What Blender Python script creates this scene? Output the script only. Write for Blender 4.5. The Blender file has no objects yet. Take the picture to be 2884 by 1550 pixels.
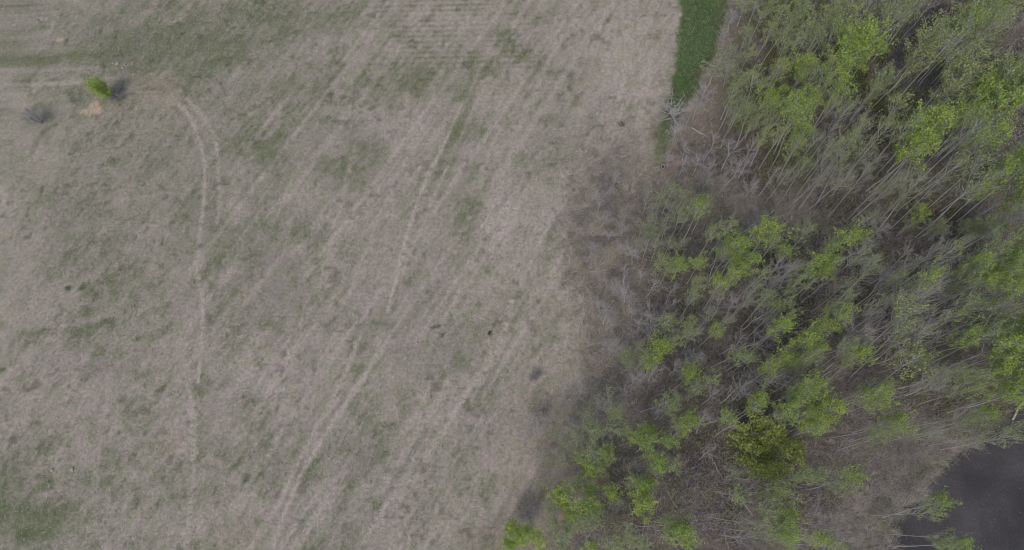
import bpy, math, random
import numpy as np
from mathutils import Matrix, Vector

random.seed(7); rng = np.random.default_rng(11)
S = bpy.context.scene
COL = S.collection
# ------------------------------------------------------------------ camera
FPX = 1950.0; W0, H0 = 2884.0, 1550.0; H = 86.0
dn = np.array([118.0, -675.0, -FPX]); dn /= np.linalg.norm(dn)          # straight down, in camera axes
zc = -dn
yc = np.array([0, 1.0, 0]) - zc[1]*zc; yc /= np.linalg.norm(yc)
xc = np.cross(yc, zc)
R = np.array([xc, yc, zc])                                             # camera axes -> world axes
cam = bpy.data.cameras.new("camera"); co = bpy.data.objects.new("camera", cam); COL.objects.link(co)
cam.sensor_width = 36; cam.lens = FPX/W0*36; cam.clip_start = 1; cam.clip_end = 5000
M = Matrix([list(R[0])+[0], list(R[1])+[0], list(R[2])+[H], [0, 0, 0, 1]])
co.matrix_world = M; S.camera = co
# ------------------------------------------------------------------ sky, sun, exposure
wd = bpy.data.worlds.new("World"); S.world = wd; wd.use_nodes = True
nt = wd.node_tree; bg = nt.nodes["Background"]
sky = nt.nodes.new("ShaderNodeTexSky"); sky.sky_type = 'NISHITA'; sky.sun_disc = False
SUN_EL, SUN_ROT = math.radians(52), math.radians(200)
sky.sun_elevation = SUN_EL; sky.sun_rotation = SUN_ROT; sky.dust_density = 3.5; sky.air_density = 1.0; sky.ozone_density = 0.6
nt.links.new(sky.outputs[0], bg.inputs[0]); bg.inputs[1].default_value = 0.12
sl = bpy.data.lights.new("sun", 'SUN'); so = bpy.data.objects.new("sun", sl); COL.objects.link(so)
sl.energy = 1.0; sl.angle = math.radians(16); sl.color = (1.0, 0.94, 0.87)
sd = Vector((math.sin(SUN_ROT)*math.cos(SUN_EL), math.cos(SUN_ROT)*math.cos(SUN_EL), math.sin(SUN_EL)))
so.rotation_euler = sd.to_track_quat('Z', 'Y').to_euler()
S.view_settings.view_transform = 'Standard'; S.view_settings.look = 'None'
S.view_settings.exposure = 0.1; S.view_settings.gamma = 1
S.cycles.filter_width = 1.05; S.cycles.max_bounces = 5; S.cycles.diffuse_bounces = 3; S.cycles.transparent_max_bounces = 8

def g(px, py, z=0.0):
    """point at height z seen at photo pixel (2884 wide)"""
    d = R @ np.array([px-W0/2, H0/2-py, -FPX])
    t = (z-H)/d[2]
    return np.array([d[0]*t, d[1]*t, z])
def gxy(P):
    P = np.asarray(P, float); c = np.stack([P[..., 0]-W0/2, H0/2-P[..., 1], np.full(P.shape[:-1], -FPX)], -1)
    d = c @ R.T; t = -H/d[..., 2]
    return d[..., :2]*t[..., None]
def to_px(X, Y, Z=0.0):
    v = np.stack([X, Y, np.zeros_like(X)+Z-H], -1) @ R
    return W0/2-v[..., 0]/v[..., 2]*FPX, H0/2+v[..., 1]/v[..., 2]*FPX

# ------------------------------------------------------------------ noise
def vnoise(x, y, seed=0):
    r = np.random.default_rng(seed); T = r.random((256, 256))
    xi = np.floor(x).astype(int); yi = np.floor(y).astype(int)
    fx = x-xi; fy = y-yi; fx = fx*fx*(3-2*fx); fy = fy*fy*(3-2*fy)
    a = T[xi % 256, yi % 256]; b = T[(xi+1) % 256, yi % 256]; c = T[xi % 256, (yi+1) % 256]; d = T[(xi+1) % 256, (yi+1) % 256]
    return (a*(1-fx)+b*fx)*(1-fy)+(c*(1-fx)+d*fx)*fy
def fbm(x, y, seed=0, o=4):
    s = 0; a = 1; t = 0
    for k in range(o):
        s = s+a*vnoise(x*2**k+17*k, y*2**k+5*k, seed+k); t += a; a *= .55
    return s/t
def ss(a, b, x):
    t = np.clip((x-a)/(b-a), 0, 1); return t*t*(3-2*t)
def lin(r, g_, b):
    f = lambda c: ((c/255+.055)/1.055)**2.4 if c > 10 else c/255/12.92
    return np.array([f(r), f(g_), f(b)])
def inpoly(px, py, poly):
    c = np.zeros(px.shape, bool); n = len(poly)
    for i in range(n):
        x1, y1 = poly[i]; x2, y2 = poly[(i+1) % n]
        if y1 == y2: continue
        m = ((y1 > py) != (y2 > py)) & (px < (x2-x1)*(py-y1)/(y2-y1)+x1); c ^= m
    return c
def seg_dist(px, py, pts, closed=False):
    d = np.full(px.shape, 1e9); n = len(pts)
    for i in range(n if closed else n-1):
        x1, y1 = pts[i]; x2, y2 = pts[(i+1) % n]; vx, vy = x2-x1, y2-y1
        t = np.clip(((px-x1)*vx+(py-y1)*vy)/(vx*vx+vy*vy+1e-9), 0, 1)
        d = np.minimum(d, np.hypot(px-x1-t*vx, py-y1-t*vy))
    return d
def sdf(px, py, poly):          # positive inside
    d = seg_dist(px, py, poly, True); return np.where(inpoly(px, py, poly), d, -d)
K = W0/2576.0                   # the outlines below were measured on a 2576-wide view
def D(*a): return [tuple(gxy([x*K, y*K])) for x, y in a]
def DF(*a): return [tuple(gxy([x, y])) for x, y in a]

# outlines on the ground (metres)
STRIP = D((1712,-250),(1708,0),(1709,60),(1703,130),(1693,200),(1676,258),(1660,310),(1650,360),(1640,425),(1672,430),(1690,350),(1712,290),(1750,238),(1770,190),(1800,140),(1820,80),(1832,0),(1850,-250))
WOOD = D((1850,-300),(1835,0),(1820,90),(1785,180),(1745,250),(1705,310),(1685,400),(1640,440),(1560,452),(1510,560),(1470,640),(1515,740),(1505,800),(1470,900),(1520,950),(1560,1000),(1440,1020),(1350,1030),(1345,1110),(1385,1190),(1370,1260),(1280,1330),(1200,1400),(1100,1600),(3300,1600),(3300,-300))
POND = DF((2884,1165),(2830,1190),(2805,1225),(2770,1270),(2700,1296),(2650,1325),(2632,1375),(2628,1415),(2560,1448),(2530,1490),(2545,1560),(2590,1750),(3300,1750),(3300,1150))
BAND = D((1600,452),(1690,455),(1800,505),(1900,520),(2020,545),(2130,570),(2080,600),(1950,560),(1800,560),(1640,500),(1570,600),(1560,700),(1500,720),(1460,640),(1520,500))

# ------------------------------------------------------------------ materials
def mat(name, rough=.85):
    m = bpy.data.materials.new(name); m.use_nodes = True
    b = m.node_tree.nodes["Principled BSDF"]; b.inputs["Roughness"].default_value = rough
    try: b.inputs["Specular IOR Level"].default_value = .25
    except Exception: pass
    return m, m.node_tree, b
def N(t, k, **kw):
    n = t.nodes.new(k)
    for a, v in kw.items(): setattr(n, a, v)
    return n
def mixc(t, fac, a, b, typ='MIX'):
    n = N(t, 'ShaderNodeMix', data_type='RGBA', blend_type=typ)
    for s, v in ((0, fac), (6, a), (7, b)):
        if hasattr(v, 'is_linked'): t.links.new(v, n.inputs[s])
        else: n.inputs[s].default_value = v if not isinstance(v, (tuple, list, np.ndarray)) else (*[float(q) for q in v[:3]], 1)
    return n.outputs[2]
def noise(t, vec, scale, detail=3, rough=.55):
    n = N(t, 'ShaderNodeTexNoise'); n.inputs['Scale'].default_value = scale
    n.inputs['Detail'].default_value = detail; n.inputs['Roughness'].default_value = rough
    if vec is not None: t.links.new(vec, n.inputs['Vector'])
    return n.outputs['Fac']
def ramp(t, fac, lo, hi, a=0., b=1.):
    n = N(t, 'ShaderNodeMapRange'); n.inputs[1].default_value = lo; n.inputs[2].default_value = hi
    n.inputs[3].default_value = a; n.inputs[4].default_value = b; t.links.new(fac, n.inputs[0]); return n.outputs[0]

def ground_mat():
    m, t, b = mat("ground_soil_and_grass", .95); b.inputs["Specular IOR Level"].default_value = .05
    geo = N(t, 'ShaderNodeNewGeometry').outputs['Position']
    col = N(t, 'ShaderNodeAttribute', attribute_name='albedo').outputs['Color']
    mp = N(t, 'ShaderNodeMapping'); mp.inputs['Rotation'].default_value = (0, 0, math.radians(-28)); mp.inputs['Scale'].default_value = (1, .45, 1)
    t.links.new(geo, mp.inputs[0])
    n1 = noise(t, geo, 2.2, 5, .75); n2 = noise(t, mp.outputs[0], 1.1, 5, .7); n3 = noise(t, geo, 9, 2, .6); n4 = noise(t, geo, .55, 4, .65)
    c = mixc(t, ramp(t, n1, .3, .7), (.72, .73, .73), (1.27, 1.26, 1.26))
    c = mixc(t, 1.0, col, c, 'MULTIPLY')
    c2 = mixc(t, ramp(t, n2, .35, .65), (.90, .935, .89), (1.10, 1.065, 1.09))
    c = mixc(t, 1.0, c, c2, 'MULTIPLY')
    c3 = mixc(t, ramp(t, n3, .25, .75), (.72, .72, .72), (1.28, 1.27, 1.27)); c = mixc(t, 1.0, c, c3, 'MULTIPLY')
    c4 = mixc(t, ramp(t, n4, .35, .65), (.95, 1.0, .93), (1.05, 1.0, 1.07)); c = mixc(t, 1.0, c, c4, 'MULTIPLY')
    t.links.new(c, b.inputs['Base Color'])
    bp = N(t, 'ShaderNodeBump'); bp.inputs['Strength'].default_value = .5; bp.inputs['Distance'].default_value = .12
    t.links.new(n1, bp.inputs['Height']); t.links.new(bp.outputs[0], b.inputs['Normal'])
    return m
def vary_mat(name, a, b_, rough=.8, transl=0.0, attr=True):
    """colour drifts from tree to tree and from leaf to leaf"""
    m, t, b = mat(name, rough)
    oi = N(t, 'ShaderNodeObjectInfo').outputs['Random']; gi = N(t, 'ShaderNodeNewGeometry')
    c = mixc(t, oi, a, b_)
    v = ramp(t, gi.outputs['Random Per Island'], 0, 1, .5, 1.5)
    n = N(t, 'ShaderNodeMix', data_type='RGBA', blend_type='MULTIPLY'); n.inputs[0].default_value = 1
    cb = N(t, 'ShaderNodeCombineColor')
    for i in range(3): t.links.new(v, cb.inputs[i])
    t.links.new(c, n.inputs[6]); t.links.new(cb.outputs[0], n.inputs[7]); c = n.outputs[2]
    t.links.new(c, b.inputs['Base Color'])
    if transl:
        tr = N(t, 'ShaderNodeBsdfTranslucent'); t.links.new(c, tr.inputs[0])
        mx = N(t, 'ShaderNodeMixShader'); mx.inputs[0].default_value = transl
        t.links.new(b.outputs[0], mx.inputs[1]); t.links.new(tr.outputs[0], mx.inputs[2])
        t.links.new(mx.outputs[0], t.nodes['Material Output'].inputs[0])
    return m
def bark_mat(name, a, b_, scale=6):
    m, t, b = mat(name, .85)
    geo = N(t, 'ShaderNodeNewGeometry').outputs['Position']
    c = mixc(t, ramp(t, noise(t, geo, scale, 3), .35, .65), a, b_)
    t.links.new(c, b.inputs['Base Color']); return m

MT = dict(
  ground=ground_mat(),
  L=vary_mat("lime_leaves", (.33,.45,.115), (.41,.51,.14), .7, .45),
  G=vary_mat("soft_green_leaves", (.31,.385,.165), (.38,.43,.185), .75, .42),
  O=vary_mat("olive_leaves", (.30,.32,.18), (.34,.35,.21), .8, .35),
  S=vary_mat("deep_olive_leaves", (.25,.31,.085), (.29,.34,.10), .8, .25),
  bark=bark_mat("aspen_bark", (.32,.335,.33), (.52,.53,.52)),
  greybark=bark_mat("grey_bark", (.34,.325,.325), (.50,.48,.48)),
  mauvebark=bark_mat("mauve_twig_bark", (.30,.275,.285), (.42,.395,.40)),
  darkbark=bark_mat("rotten_log_bark", (.05,.042,.038), (.12,.105,.09)),
  palewood=bark_mat("bleached_wood", (.30,.275,.24), (.46,.43,.38)),
  twig=vary_mat("grey_twigs", (.30,.28,.28), (.30,.28,.28), .9),
  brown=vary_mat("brown_stems", (.175,.15,.135), (.175,.15,.135), .9),
  straw=vary_mat("dry_straw", (.31,.285,.245), (.31,.285,.245), .9),
  grassg=vary_mat("green_blades", (.17,.20,.11), (.17,.20,.11), .9),
  litter=vary_mat("dead_leaf_litter", (.20,.15,.115), (.20,.15,.115), .9),
  under=vary_mat("low_bush_leaves", (.20,.225,.08), (.20,.225,.08), .8, .3),
)
# ------------------------------------------------------------------ object helpers
def tag(o, label=None, cat=None, group=None, kind=None):
    if label: o['label'] = label
    if cat: o['category'] = cat
    if group: o['group'] = group
    if kind: o['kind'] = kind
    return o
def mesh_np(name, V, F, m):
    V = np.asarray(V, np.float32); F = np.asarray(F, np.int32); k = F.shape[1]
    me = bpy.data.meshes.new(name); me.vertices.add(len(V)); me.vertices.foreach_set('co', V.ravel())
    me.loops.add(F.size); me.loops.foreach_set('vertex_index', F.ravel())
    me.polygons.add(len(F)); me.polygons.foreach_set('loop_start', np.arange(0, F.size, k, dtype=np.int32))
    me.update(calc_edges=True); me.validate(); me.materials.append(m); return me
def link(name, me, parent=None, loc=None):
    o = bpy.data.objects.new(name, me); COL.objects.link(o)
    if parent is not None: o.parent = parent
    if loc is not None: o.location = loc
    return o
def empty(name, loc):
    o = bpy.data.objects.new(name, None); COL.objects.link(o); o.location = [float(v) for v in loc]; o.empty_display_size = .3; return o
class Tubes:
    def __init__(s): s.V = []; s.F = []
    def tube(s, pts, rad, n=5, cap=True):
        pts = [Vector(p) for p in pts]; base = len(s.V); m = len(pts)
        for i, p in enumerate(pts):
            d = (pts[min(i+1, m-1)]-pts[max(i-1, 0)]).normalized()
            a = d.orthogonal().normalized(); 
            ref = Vector((1, 0, 0)) if abs(d.x) < .8 else Vector((0, 1, 0))
            a = (ref-d*ref.dot(d)).normalized(); b = d.cross(a)
            for k in range(n):
                t = 2*math.pi*k/n; s.V.append(tuple(p+(a*math.cos(t)+b*math.sin(t))*rad[i]))
        for i in range(m-1):
            for k in range(n):
                k2 = (k+1) % n; s.F.append((base+i*n+k, base+i*n+k2, base+(i+1)*n+k2, base+(i+1)*n+k))
    def mesh(s, name, m, smooth=True):
        me = mesh_np(name, s.V, s.F, m)
        if smooth: me.polygons.foreach_set('use_smooth', np.ones(len(me.polygons), bool))
        return me
def leaf_quads(P, size, r, flat=1.1):
    """two-triangle leaf blades at points P with random facing"""
    n = len(P); P = np.asarray(P)
    nrm = r.normal(size=(n, 3)); nrm[:, 2] = np.abs(nrm[:, 2])+flat; nrm /= np.linalg.norm(nrm, axis=1)[:, None]
    t = r.normal(size=(n, 3)); t -= (t*nrm).sum(1)[:, None]*nrm; t /= np.linalg.norm(t, axis=1)[:, None]; b = np.cross(nrm, t)
    s = (size*(.6+.8*r.random(n)))[:, None]
    V = np.stack([P-t*s*.6, P+b*s*.42-t*s*.05, P+t*s*.6, P-b*s*.42-t*s*.05], 1).reshape(-1, 3)
    return V, np.arange(4*n).reshape(n, 4)

# ------------------------------------------------------------------ ground
def smooth(p):
    for _ in range(2):
        q = [p[0]]
        for a, b in zip(p[:-1], p[1:]): q += [(a[0]*.75+b[0]*.25, a[1]*.75+b[1]*.25), (a[0]*.25+b[0]*.75, a[1]*.25+b[1]*.75)]
        p = q+[p[-1]]
    return p
def build_ground():
    xs = np.concatenate([-np.geomspace(2500, 84, 14), np.arange(-80, 84, .28), np.geomspace(86, 2500, 14)])
    ys = np.concatenate([-np.geomspace(2500, 22, 16), np.arange(-20, 98, .28), np.geomspace(100, 2500, 14)])
    X, Y = np.meshgrid(xs, ys); nx, ny = len(xs), len(ys)
    wx = X+1.6*(fbm(X*.35, Y*.35, 3)-.5)*2; wy = Y+1.6*(fbm(X*.35, Y*.35, 9)-.5)*2
    wood = sdf(wx, wy, WOOD); strip = sdf(X+.9*(fbm(X*1.1, Y*1.1, 31)-.5), Y, STRIP); pond = sdf(X+.25*(wx-X), Y+.25*(wy-Y), POND); band = sdf(wx, wy, BAND)
    nA = fbm(X*.09, Y*.09, 40, 5); nB = fbm(X*.33, Y*.33, 50, 4); nC = fbm(X*1.1, Y*1.1, 60, 3)
    ca, sa = math.cos(math.radians(30)), math.sin(math.radians(30))
    u = X*ca-Y*sa; v = X*sa+Y*ca                                       # v runs along the mowing rows
    streak = fbm(u*.55, v*.10, 70, 4); clump = fbm(u*.75, v*.42, 80, 3)
    pale = lin(165, 157, 148); straw = lin(154, 149, 137); green = lin(118, 122, 101); mauve = lin(134, 129, 126); lush = lin(72, 93, 57); sand = lin(184, 166, 147); olive=lin(100,108,72)
    c = lambda a: np.asarray(a)[None, None, :]
    px, py = to_px(X, Y); dx, dy = px/K, py/K
    G = np.zeros_like(X); P = np.zeros_like(X); Mv = np.zeros_like(X); LU = np.zeros_like(X); DK = np.zeros_like(X); SA = np.zeros_like(X)
    def blob(A, cx, cy, rx, ry, s, ang=0, hard=0):
        a = math.radians(ang); m = (np.abs(dx-cx) < (rx+ry)*2.2) & (np.abs(dy-cy) < (rx+ry)*2.2)
        ex = dx[m]-cx; ey = dy[m]-cy; wob = (nB[m]-.5)*1.5+(nC[m]-.5)*.8
        q = np.hypot((ex*math.cos(a)+ey*math.sin(a))/rx, (-ex*math.sin(a)+ey*math.cos(a))/ry)+wob*.6
        w = s*(1-ss(.45+.4*hard, 1.25-.2*hard, q)); A[m] = A[m]+w
    for b in [(90,152,150,18,.75,-6),(300,125,120,16,.35,-14),(15,25,30,60,.9,0),(35,45,12,60,.6,18),(30,85,9,12,.9,0),(250,170,360,130,.30,0),(480,110,260,110,.35,0),
        (840,50,70,40,.55,0),(720,60,110,60,.45,0),(640,20,100,40,.45,0),(560,130,160,50,.35,0),(1150,185,150,60,.55,-8),(1275,110,40,45,.8,30),(1330,150,50,30,.4,0),(1390,40,70,35,.5,0),
        (1110,120,50,60,.4,20),(1240,165,40,22,.8,-40),(1165,290,24,90,.8,12),(1125,400,26,90,.7,12),(1175,330,44,26,.7,0),(1185,480,46,70,.55,12),(1180,560,40,55,.65,0),(1190,650,40,60,.5,10),
        (1180,700,24,30,.3,0),(650,370,85,45,.75,-10),(700,410,70,50,.55,0),(780,320,170,40,.4,0),(880,220,230,60,.45,0),(700,250,150,50,.4,0),(545,560,30,110,.45,0),(880,430,100,60,.35,0),(930,360,50,30,.4,0),
        (600,330,90,70,.3,0),(1563,312,11,9,1.4,20),(1390,455,20,14,.6,0),(1600,215,12,9,.5,0),(1310,130,30,30,.35,0),(220,640,80,50,.4,0),(190,560,140,60,.3,0),(100,480,110,60,.28,0),
        (205,725,14,9,1.0,-20),(262,738,70,45,.42,-30),(300,700,60,30,.35,-35),(250,815,34,9,1.0,-25),(215,785,26,16,.75,-20),(205,832,44,18,.5,0),(240,880,30,20,.4,0),(120,835,80,12,.5,-4),
        (385,845,34,14,.6,-20),(345,853,8,7,.9,0),(385,720,60,30,.35,0),(35,1330,110,75,.7,0),(10,1240,70,90,.45,0),(160,1310,110,60,.45,0),(320,1030,40,40,.5,0),(335,1085,12,10,.9,0),(410,1088,12,10,.8,0),
        (560,460,26,20,.55,0),(978,820,15,11,.8,0),(1180,1000,60,40,.35,0),(1050,1110,90,40,.3,0),(780,1190,60,30,.4,0),(530,1150,70,50,.4,0),(620,1200,14,12,.7,0),(500,1240,90,40,.35,0),
        (640,830,130,60,.25,0),(900,900,60,60,.35,0),(1480,1000,80,30,.5,0),(1375,1140,30,120,.55,0),(1300,1250,40,60,.4,0),(1520,972,12,20,1.1,0),(1660,360,26,60,.75,8),(1650,320,22,40,.6,8),
        (1400,540,60,40,.25,0),(640,1010,60,30,.3,0),(700,500,100,60,.25,0),(430,470,80,120,.22,0),(150,1200,60,30,.4,0),(740,590,40,30,.4,0),(820,600,80,40,.3,0),(1040,620,40,50,.2,0),(660,570,30,20,.5,0)]:
        blob(G, *b)
    for b in [(1080,60,80,70,.8,0),(1090,130,50,50,.7,0),(1190,30,60,40,.6,0),(1610,80,90,130,.55,0),(1510,200,110,130,.35,0),(1260,600,80,90,.7,0),(1320,520,70,70,.45,0),(1230,560,60,50,.6,0),
        (1000,330,90,60,.4,0),(960,330,60,25,.5,0),(1620,270,60,60,.4,0),(600,880,90,80,.5,0),(560,800,60,90,.4,0),(660,960,90,60,.4,0),(700,1000,60,60,.5,0),(450,1100,60,60,.4,0),(30,250,60,35,.6,0),
        (0,490,18,60,.7,0),(1390,740,70,90,.5,0),(1300,800,60,60,.35,0),(1470,720,50,80,.5,0),(1230,690,60,60,.4,0),(620,530,60,50,.4,0),(780,470,50,60,.35,0),(860,560,60,40,.3,0),(170,200,60,16,.5,0),
        (60,200,80,12,.5,0),(1460,860,60,70,.45,0),(130,1180,40,16,.8,-20),(340,1240,50,10,.6,0),(500,1180,60,60,.4,0),(430,1290,60,40,.4,0),(620,1250,60,60,.35,0),(1480,480,50,70,.4,0),(100,60,50,60,.35,0)]:
        blob(P, *b)
    for b in [(330,110,120,40,.8,0),(250,75,60,30,.5,0),(720,690,60,60,.5,0),(760,760,60,60,.35,0),(920,410,110,45,.5,0),(1090,880,110,90,.4,0),(1240,1010,110,90,.3,0),(520,560,60,90,.3,0),(1450,550,50,80,.3,0),
        (210,890,90,60,.35,0),(560,1010,90,60,.3,0),(1099,831,18,13,1.6,0),(1340,945,14,26,.4,20),(110,290,60,30,.6,-20),(930,1150,120,60,.3,0),(640,640,60,60,.3,0),(290,240,60,40,.5,0)]:
        blob(Mv, *b)
    for b in [(172,728,10,9,1.2,-30),(60,1350,26,22,.55,0),(14,20,20,22,.6,0),(205,726,10,6,.8,0),(265,810,12,7,.6,-30),(1283,105,24,14,.35,0),(2,930,14,10,.8,0)]:
        blob(LU, *b)
    for b in [(35,88,7,5,1.6,-30,1),(1563,312,10,7,.9,20),(1233,840,8,7,1.3,0,1),(345,854,7,6,.4,0),(616,1211,7,6,.7,0),(300,1090,6,5,.5,0),(130,1228,8,6,.6,0),(95,1065,10,8,.5,0),(30,390,8,5,.3,0),
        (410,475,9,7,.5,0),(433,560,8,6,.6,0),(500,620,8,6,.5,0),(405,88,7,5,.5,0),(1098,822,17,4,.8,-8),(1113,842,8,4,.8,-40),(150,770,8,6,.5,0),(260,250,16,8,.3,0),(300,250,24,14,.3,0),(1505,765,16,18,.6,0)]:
        blob(DK, *b)
    for cx in (873, 903):                                               # two little rings of darker turf
        m = (np.abs(dx-cx) < 14) & (np.abs(dy-821) < 14); q = np.hypot(dx[m]-cx, dy[m]-821); DK[m] = np.maximum(DK[m], .7*np.exp(-((q-6)/2.0)**2))
    for b in [(372,225,110,45,.35,0),(450,270,60,30,.3,0),(1510,180,30,40,.3,0),(430,1120,50,30,.35,0),(1570,130,30,60,.2,0),(1500,940,16,10,.7,0),(600,1360,80,30,.3,0),(1260,870,50,40,.2,0)]:
        blob(SA, *b)
    sp = sdf(X+.5*(nC-.5), Y+.5*(nB-.5), D((196,288),(206,276),(222,272),(228,262),(236,252),(246,250),(254,254),(253,266),(255,276),(250,289),(236,286),(226,293),(212,289)))
    sp = np.maximum(sp, sdf(X+.5*(nC-.5), Y, D((140,104),(141,96),(150,97),(156,92),(159,98),(152,108))))
    nearwood = ss(-5.5, 1.0, wood)
    G += .30*ss(.46, .62, nA)+.36*ss(.50, .66, clump)+.30*ss(.52,.64,fbm(u*1.7,v*.8,85,3))*(1-.5*nearwood)+.30*ss(.5, .72, streak)+.22*ss(900, 200, dx)*ss(700, 100, dy)
    lf = ss(1000, 500, dx)*ss(1000, 500, dy); G = G*(1-.35*lf)
    G *= .55+.75*ss(.35, .62, nC*.5+nB*.5); G += .20*lf; G *= 1-.3*ss(800, 1300, dx)*ss(150, 500, dy)
    P += .45*ss(.50, .66, fbm(u*.5, v*.16, 90, 4))+.35*ss(.5, .7, nB)+.35*ss(.55,.7,fbm(u*1.8,v*.9,95,3))
    Mv += .35*ss(.48, .68, fbm(X*.12, Y*.12, 100, 3))
    # wheel tracks and mown rows: long pale strokes
    TR = np.zeros_like(X)
    for pts, w, s in [
        ([(425,250),(465,275),(490,320),(510,380),(516,440),(512,520),(500,600),(495,680),(512,760),(508,860),(498,960)], .22, .7),
        ([(468,250),(510,290),(540,340),(550,420),(553,500),(545,560)], .22, .6), ([(455,850),(475,980),(490,1120),(480,1280),(460,1390)], .35, .4),
        ([(1165,255),(1112,370),(1060,480),(1020,600),(988,730),(974,782)], .24, .9), ([(1190,270),(1135,400),(1087,500),(1045,610),(1010,690)], .2, .5),
        ([(965,840),(930,930),(880,1000),(800,1115),(740,1235),(705,1310),(685,1384)], .26, .6), ([(905,850),(872,930),(835,1005),(770,1120),(735,1200),(690,1290)], .26, .6),
        ([(1495,475),(1452,560),(1422,620),(1388,690)], .35, .7), ([(1275,815),(1240,900),(1180,985),(1120,1080),(1050,1190),(1000,1265)], .4, .5),
        ([(1432,430),(1400,520),(1340,650),(1280,780)], .3, .45), ([(892,370),(860,500),(830,640),(800,720)], .35, .4), ([(1240,360),(1200,470),(1230,520)], .3, .3),
        ([(1360,560),(1320,640),(1290,720)], .3, .35), ([(1330,0),(1260,120),(1200,260),(1130,400)], .3, .45), ([(1300,0),(1225,130),(1150,300)], .3, .35), ([(1410,90),(1350,220),(1290,360),(1240,520)], .35, .4), ([(1200,0),(1130,140),(1080,260)], .3, .35), ([(1580,60),(1570,200),(1550,330)], .35, .5), ([(1640,120),(1630,220),(1600,330)], .35, .5), ([(1530,100),(1520,240)], .35, .4), ([(1240,540),(1190,660),(1130,780),(1080,880)], .35, .35), ([(1060,330),(990,460),(930,600),(880,740)], .3, .35), ([(760,400),(720,480),(690,560)], .3, .3), ([(1200,960),(1140,1040),(1060,1150),(980,1260),(930,1340)], .3, .4), ([(0,212),(120,214),(230,206),(330,190)], .35, .45), ([(0,176),(110,180),(240,170)], .3, .3)]:
        q = D(*smooth(pts)); d = seg_dist(X+.35*(nB-.5), Y, q); TR = np.maximum(TR, 1.45*s*np.exp(-(d/w/1.1)**2)*(.6+.7*nC)*(.7+.6*nB))
    rows = ss(.56, .60, .5+.12*np.sin(Y*4.6+2*nB))*0
    spk = ss(.70, .82, vnoise(X*1.5, Y*1.5, 301))*ss(.45, .6, nB); DK += .45*spk; SA += 0
    lines = (.5+.5*np.sin(u*3.9+2.2*nB))*(.5+.5*np.sin(u*1.31+1.0+2*nA))*ss(.38, .62, fbm(u*.2, v*.05, 401, 3))*ss(250, 600, dx); P += .75*(lines-.2); G += .35*(.25-lines)*ss(250, 600, dx)
    l2 = ss(.62, .9, .5+.5*np.sin(u*5.6+.9*nA))*ss(.42, .6, fbm(u*.35, v*.04, 431, 3))*ss(300, 700, dx)*ss(-1, -8, wood); P += .7*l2
    rowm = np.exp(-((dx-1120)/210)**2)*ss(340, 40, dy)*(.4+.6*ss(.35, .6, nB)); rowv = .5+.5*np.sin(Y*6.6+.03*X+2.0*nB)
    G += rowm*.75*(rowv-.4)*(.4+nC); P += rowm*.8*(.6-rowv)
    rowm2 = np.exp(-((dx-1560)/110)**2)*ss(420, 150, dy); rowx = .5+.5*np.sin(X*5.5+3.0*nB); P += rowm2*.6*(rowx-.5)
    base = c(straw)*.5+c(pale)*.5
    C = base*np.ones(X.shape+(3,))
    mx = lambda C, col, w: C+(c(col)-C)*np.clip(w, 0, 1)[..., None]
    C = mx(C, mauve, Mv*.75); C = mx(C, green, G*.85); C = mx(C, pale*1.06, P*.6*(1-.5*np.clip(G, 0, 1))); C = mx(C, sand*.86, SA*.6); C = mx(C, pale*1.12, TR)
    C = mx(C, olive, ss(.9, 1.7, G)*.45); C = mx(C, lush, LU*.85); C = mx(C, sand, ss(-.12, .25, sp))
    C *= (1-.10*np.exp(-((dx-950)/500)**2-((dy-1000)/500)**2)*0)[..., None]
    # lush strip, wood floor, shore
    st = ss(-.5, .6, strip+1.2*(nC-.5))*(1-.45*ss(290, 420, dy)); fade = ss(430, 250, dy)
    lc = c(lush)*(.45+.75*nB+.5*nC)[..., None]; lc = lc+(c(lin(84,82,66))-lc)*(ss(2.2, -.5, wood*-1)*.0+ss(1808+14, 1838, dx+.25*dy)*.0+ss(-3.0, .3, wood)*.6)[..., None]; lc = lc+(c(olive)-lc)*np.clip(.85-fade, 0, 1)[..., None]
    C = C*(1-st[..., None]*.95)+lc*st[..., None]*.95
    edge = ss(-4.5, 1.0, wood+2.2*(nB-.5)*2); C = mx(C, lin(132, 122, 112), edge*.7*(1-st))
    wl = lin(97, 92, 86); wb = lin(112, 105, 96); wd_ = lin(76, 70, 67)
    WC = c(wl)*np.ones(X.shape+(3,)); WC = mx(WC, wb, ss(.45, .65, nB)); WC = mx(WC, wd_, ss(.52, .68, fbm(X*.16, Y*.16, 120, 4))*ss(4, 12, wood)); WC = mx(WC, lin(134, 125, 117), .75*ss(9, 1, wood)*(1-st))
    T2 = np.zeros_like(X); P2 = np.zeros_like(X)
    for b in [(2330,1150,130,80,.9,20),(2250,1100,110,60,.6,0),(2230,1290,110,80,.7,0),(2150,1330,90,60,.6,0),(1900,525,120,40,.8,8),(1760,475,60,30,.7,0),(1530,580,70,150,.9,0),(2300,1240,60,60,.6,0),(1540,860,60,120,.35,0),(2330,600,60,30,.3,0),(2030,560,60,25,.6,0),(1590,720,40,50,.5,0),(1650,1080,40,30,.3,0)]: blob(T2, *b)
    for b in [(1980,870,60,60,.4,0),(1760,1230,60,110,.8,0),(2180,950,140,40,.3,0),(2280,740,110,60,.3,0)]: blob(P2, *b)
    for b in [(2450,90,60,40,.5,0)]: blob(P2, *b)
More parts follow.
